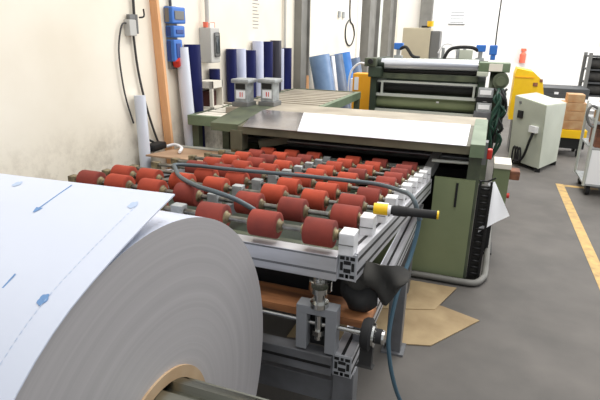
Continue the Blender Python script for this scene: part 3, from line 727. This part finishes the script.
# yellow bin with white hoop
yb=thing('yellow_bin','orange-yellow bin with a white hoop behind the slatted table','bin',(-1.72,7.3,0))
mb().box((-1.85,7.2,.0),(-1.58,7.45,1.13),'orange',bev=.01).build('body','orange',yb)
mb().tube([(-1.90,7.19,.85),(-1.90,7.19,1.05),(-1.85,7.19,1.2),(-1.73,7.19,1.28),(-1.61,7.19,1.22),(-1.55,7.19,1.08),(-1.55,7.19,.85)],.014,'white',n=8).build('hoop','white',yb)
mb().box((-1.82,7.185,.90),(-1.76,7.2,1.08),'paper').build('label_plate','paper',yb)
tag(mb().prism([(6.1,0),(6.3,0),(6.2,1.15)],'x',-2.2,-2.17,'orangewood').build('wooden_wedge','orangewood'),'narrow wooden wedge standing at the foot of the first grey column','wood')
# leaning plank and pipes
tag(mb().obox((-2.39,3.47,.0),(-2.425,3.36,2.15),.03,.068,'orangewood',up=(1,0,0)).build('wooden_plank','orangewood'),'orange-brown wooden plank leaning upright on the left wall','plank')
tag(mb().cyl((-2.33,3.02,.0),(-2.395,3.09,1.2),.042,'pipe',n=28).build('plastic_pipe','pipe'),'short white plastic pipe leaning below the cables on the left wall','pipe')
tag(mb().cyl((-2.30,3.66,.0),(-2.385,3.66,1.53),.052,'pipe',n=28).build('plastic_pipe','pipe'),'long bluish white pipe leaning between the plank and the first navy roll','pipe')
# isolator with cables
iso=thing('isolator_switch','small grey switch box with two hanging cables on the left wall','switch',(-2.42,3.08,1.62))
mb().box((WX,3.05,1.615),(-2.40,3.125,1.725),'greybox',bev=.006).build('box','greybox',iso)
mb().cyl((-2.42,3.145,1.63),(-2.42,3.145,1.76),.016,'greydark').box((-2.44,3.07,1.725),(-2.41,3.15,1.76),'greydark',bev=.006).tube([(-2.40,3.16,1.74),(-2.38,3.19,1.75),(-2.38,3.19,1.80)],.006,'black',n=6).build('lever','greydark',iso)
mb().tube([(-2.43,3.12,1.76),(-2.43,3.15,1.90),(-2.43,3.14,4.0)],.010,'cable',n=8).build('supply_cable','cable',iso)
mb().tube([(-2.43,3.05,1.70),(-2.43,3.0,1.68),(-2.43,2.95,1.52),(-2.43,2.96,1.3),(-2.43,2.99,1.15),(-2.43,3.04,1.0)],.006,'cable',n=8).build('thin_cable','cable',iso)
mb().tube([(-2.43,3.12,1.63),(-2.43,3.14,1.38),(-2.43,3.20,1.12),(-2.43,3.29,.87),(-2.43,3.36,.74)],.0085,'cable',n=8).build('thick_cable','cable',iso)
# blue sockets
bs=thing('wall_sockets','column of three blue industrial sockets on the left wall beside the plank','sockets',(-2.4,3.64,1.4))
def sock(y0,y1,z0,z1,d,mt2,red=False):
    m=mb().box((WX,y0,z0),(WX+d,y1,z1),'bluebox',bev=.012); m.box((WX+.01,y0-.003,z0+.01),(WX+d-.03,y0+.01,z1-.01),mt2); m.box((WX+d-.004,y0+.03,z0+.03),(WX+d+.006,y1-.03,z1-.03),mt2,bev=.003)
    if red: m.cyl((WX+d*.7,y0+.06,z0-.03),(WX+d*.9,y0+.03,z0+.02),.03,'red')
    return m.build('socket','bluebox',bs)
sock(3.53,3.72,1.71,1.835,.08,'greydark'); sock(3.54,3.70,1.605,1.695,.08,'bluedark'); sock(3.54,3.66,1.42,1.59,.075,'bluedark',True)
mb().box((WX,3.55,1.36),(WX+.03,3.66,1.84),'greydark').cyl((-2.43,3.60,1.83),(-2.43,3.60,4.2),.012,'greydark',n=8).build('back_plate','greydark',bs)
# grey distribution box with conduit
gb=thing('distribution_box','grey wall box with dark oval handle and red cable glands on the left wall','wall box',(-2.4,4.1,1.4))
mb().box((WX,4.04,1.39),(WX+.12,4.20,1.69),'greybox',bev=.01).build('box','greybox',gb)
mb().box((WX+.115,4.09,1.44),(WX+.135,4.175,1.65),'greydark',bev=.02).box((WX+.13,4.105,1.47),(WX+.14,4.16,1.62),'glass',bev=.01).build('handle','greydark',gb)
m=mb()
for y in (4.06,4.18): m.cyl((WX+.06,y,1.69),(WX+.06,y,1.735),.022,'redpale')
m.box((WX+.03,4.08,1.69),(WX+.09,4.16,1.73),'cream'); m.build('cable_glands','greybox',gb)
mb().cyl((WX+.05,4.11,1.72),(WX+.05,4.11,4.3),.02,'greybox',n=12).build('conduit','greydark',gb)
# white open carton below the box
cr=thing('open_carton','white open carton with dark contents on the slatted table by the wall','carton',(-2.35,4.03,.99))
m=mb(); x0,x1,y0,y1,z0,z1=-2.44,-2.27,3.93,4.12,.997,1.24
m.box((x0,y0,z0),(x1,y0+.012,z1),'cream') if False else None
m.box((x0,y1-.012,z0),(x1,y1,z1),'cream'); m.box((x0,y0,z0),(x0+.012,y1,z1),'cream'); m.box((x1-.03,y0,z0),(x1,y0+.02,z1),'cream'); m.box((x0,y0,z0),(x0+.04,y0+.02,z1),'cream'); m.box((x0,y0,z1-.06),(x1,y1,z1),'cream'); m.box((x0,y0,z0),(x1,y1,z0+.02),'cream')
m.build('shell','cream',cr); mb().box((-2.40,3.96,1.017),(-2.32,4.08,1.15),'darkred').build('contents','darkred',cr)
# odds and ends behind the rollers at the wall foot
tag(mb().tube([(-2.43,3.08,.90),(-2.41,3.2,.84),(-2.38,3.25,.80)],.009,'black',n=8).box((-2.42,3.12,.768),(-2.33,3.30,.825),'black',bev=.02).build('black_plug_box','black'),'black plug box with cable stub lying at the wall behind the rollers','plug')
tag(mb().tube([(-2.36,3.33,.775),(-2.3,3.36,.79),(-2.2,3.3,.785),(-2.12,3.15,.79)],.012,'paper',n=8).build('white_rag','paper'),'small white rag lying on the board behind the rollers','rag')
# faint marks & fittings on wall further on
tag(mb().tube([(-2.438,9.05,4.6),(-2.438,9.05,2.6),(-2.438,9.08,1.95),(-2.438,9.32,1.82),(-2.438,9.45,1.66),(-2.438,9.3,1.50),(-2.438,9.05,1.48),(-2.438,8.85,1.60),(-2.438,8.85,1.80),(-2.438,9.05,1.90)],.014,'cable',n=6).build('cable_loop','cable'),'thin cable hanging in a loop on the wall between the columns','cable')
for y,z,l in ((8.4,1.97,'left'),(8.65,1.97,'right')): tag(mb().box((WX,y-.05,z-.05),(WX+.03,y+.05,z+.05),'clampgrey',bev=.006).build('wall_switch','clampgrey'),l+' one of two small grey switches high on the wall between the columns','switch','wall switches')
mb_=mb().cyl((WX+.03,5.99,1.0),(WX+.03,5.99,4.6),.018,'greybox',n=10); tag(mb_.build('wall_conduit','greybox'),'thin grey conduit on the wall just before the first column','conduit')
tag(mb().cyl((WX+.04,11.3,0),(WX+.04,11.3,4.9),.09,'lightrail',n=14).build('down_pipe','lightrail'),'pale vertical pipe beyond the second grey column','pipe')
column(-2.45,-2.27,11.9,12.7,'grey steel column nearest the corner with the white back wall')
# notices
def notice(loc,name,label,x=None):
    pass
nt_=thing('wall_notice','white notice sheet with grey text lines on the back wall','notice',(-.95,13.98,2.1))
mb().box((-1.16,13.985,1.97),(-.76,13.999,2.34),'paper').build('sheet','paper',nt_)
m=mb()
for k in range(4): m.box((-1.12,13.982,2.0+.08*k),(-.80,13.986,2.02+.08*k),'clampgrey')
m.box((-1.16,13.98,1.955),(-.76,13.99,1.975),'greydark'); m.build('text_lines','clampgrey',nt_)
wn=thing('wall_scribble','faint grey handwritten vertical note on the wall above the navy rolls','marking',(WX,5.3,1.9))
m=mb(); random.seed(3)
for k in range(9):
    z=1.70+.035*k; m.box((WX,5.14,z),(WX+.001,5.14+.12+.06*random.random(),z+.008),'greydark')
m.build('pen_strokes','greydark',wn)

# ------------------------------------------------------------------ camera
cam=bpy.data.cameras.new('camera'); co=bpy.data.objects.new('camera',cam); C.objects.link(co); S.camera=co
R=[[0.93736051,0.34784346,0.01897896],[0.12644978,-0.28897764,-0.94894804],[-0.32460087,0.8919063,-0.31486096]]
rx=V(R[0]); up=-V(R[1]); bk=-V(R[2])
mw=Matrix((( rx.x,up.x,bk.x,0),(rx.y,up.y,bk.y,0),(rx.z,up.z,bk.z,1.65),(0,0,0,1))); co.matrix_world=mw
cam.sensor_width=36; cam.lens=500/600*36; cam.clip_start=.02
# ------------------------------------------------------------------ light
w=bpy.data.worlds.new('world'); S.world=w; w.use_nodes=True; bg=w.node_tree.nodes['Background']; bg.inputs[0].default_value=(.93,.96,1,1); bg.inputs[1].default_value=.55
def area(name,loc,rot,sx,sy,p,col=(1,1,1)):
    l=bpy.data.lights.new(name,'AREA'); l.shape='RECTANGLE'; l.size=sx; l.size_y=sy; l.energy=p; l.color=col
    o=bpy.data.objects.new(name,l); C.objects.link(o); o.location=loc; o.rotation_euler=rot; return o
area('skylight',(.5,4.5,5.6),(0,0,0),2.2,9,330,(1,.98,.95))
area('skylight',(-.3,11.2,5.6),(0,0,0),4,3.5,260)
area('side_window',(5.5,10.5,2.6),(0,math.radians(90),0),2.4,5,260)
S.view_settings.view_transform='Standard'; S.view_settings.look='None'; S.view_settings.gamma=1; S.view_settings.use_curve_mapping=False
S.view_settings.exposure=.35
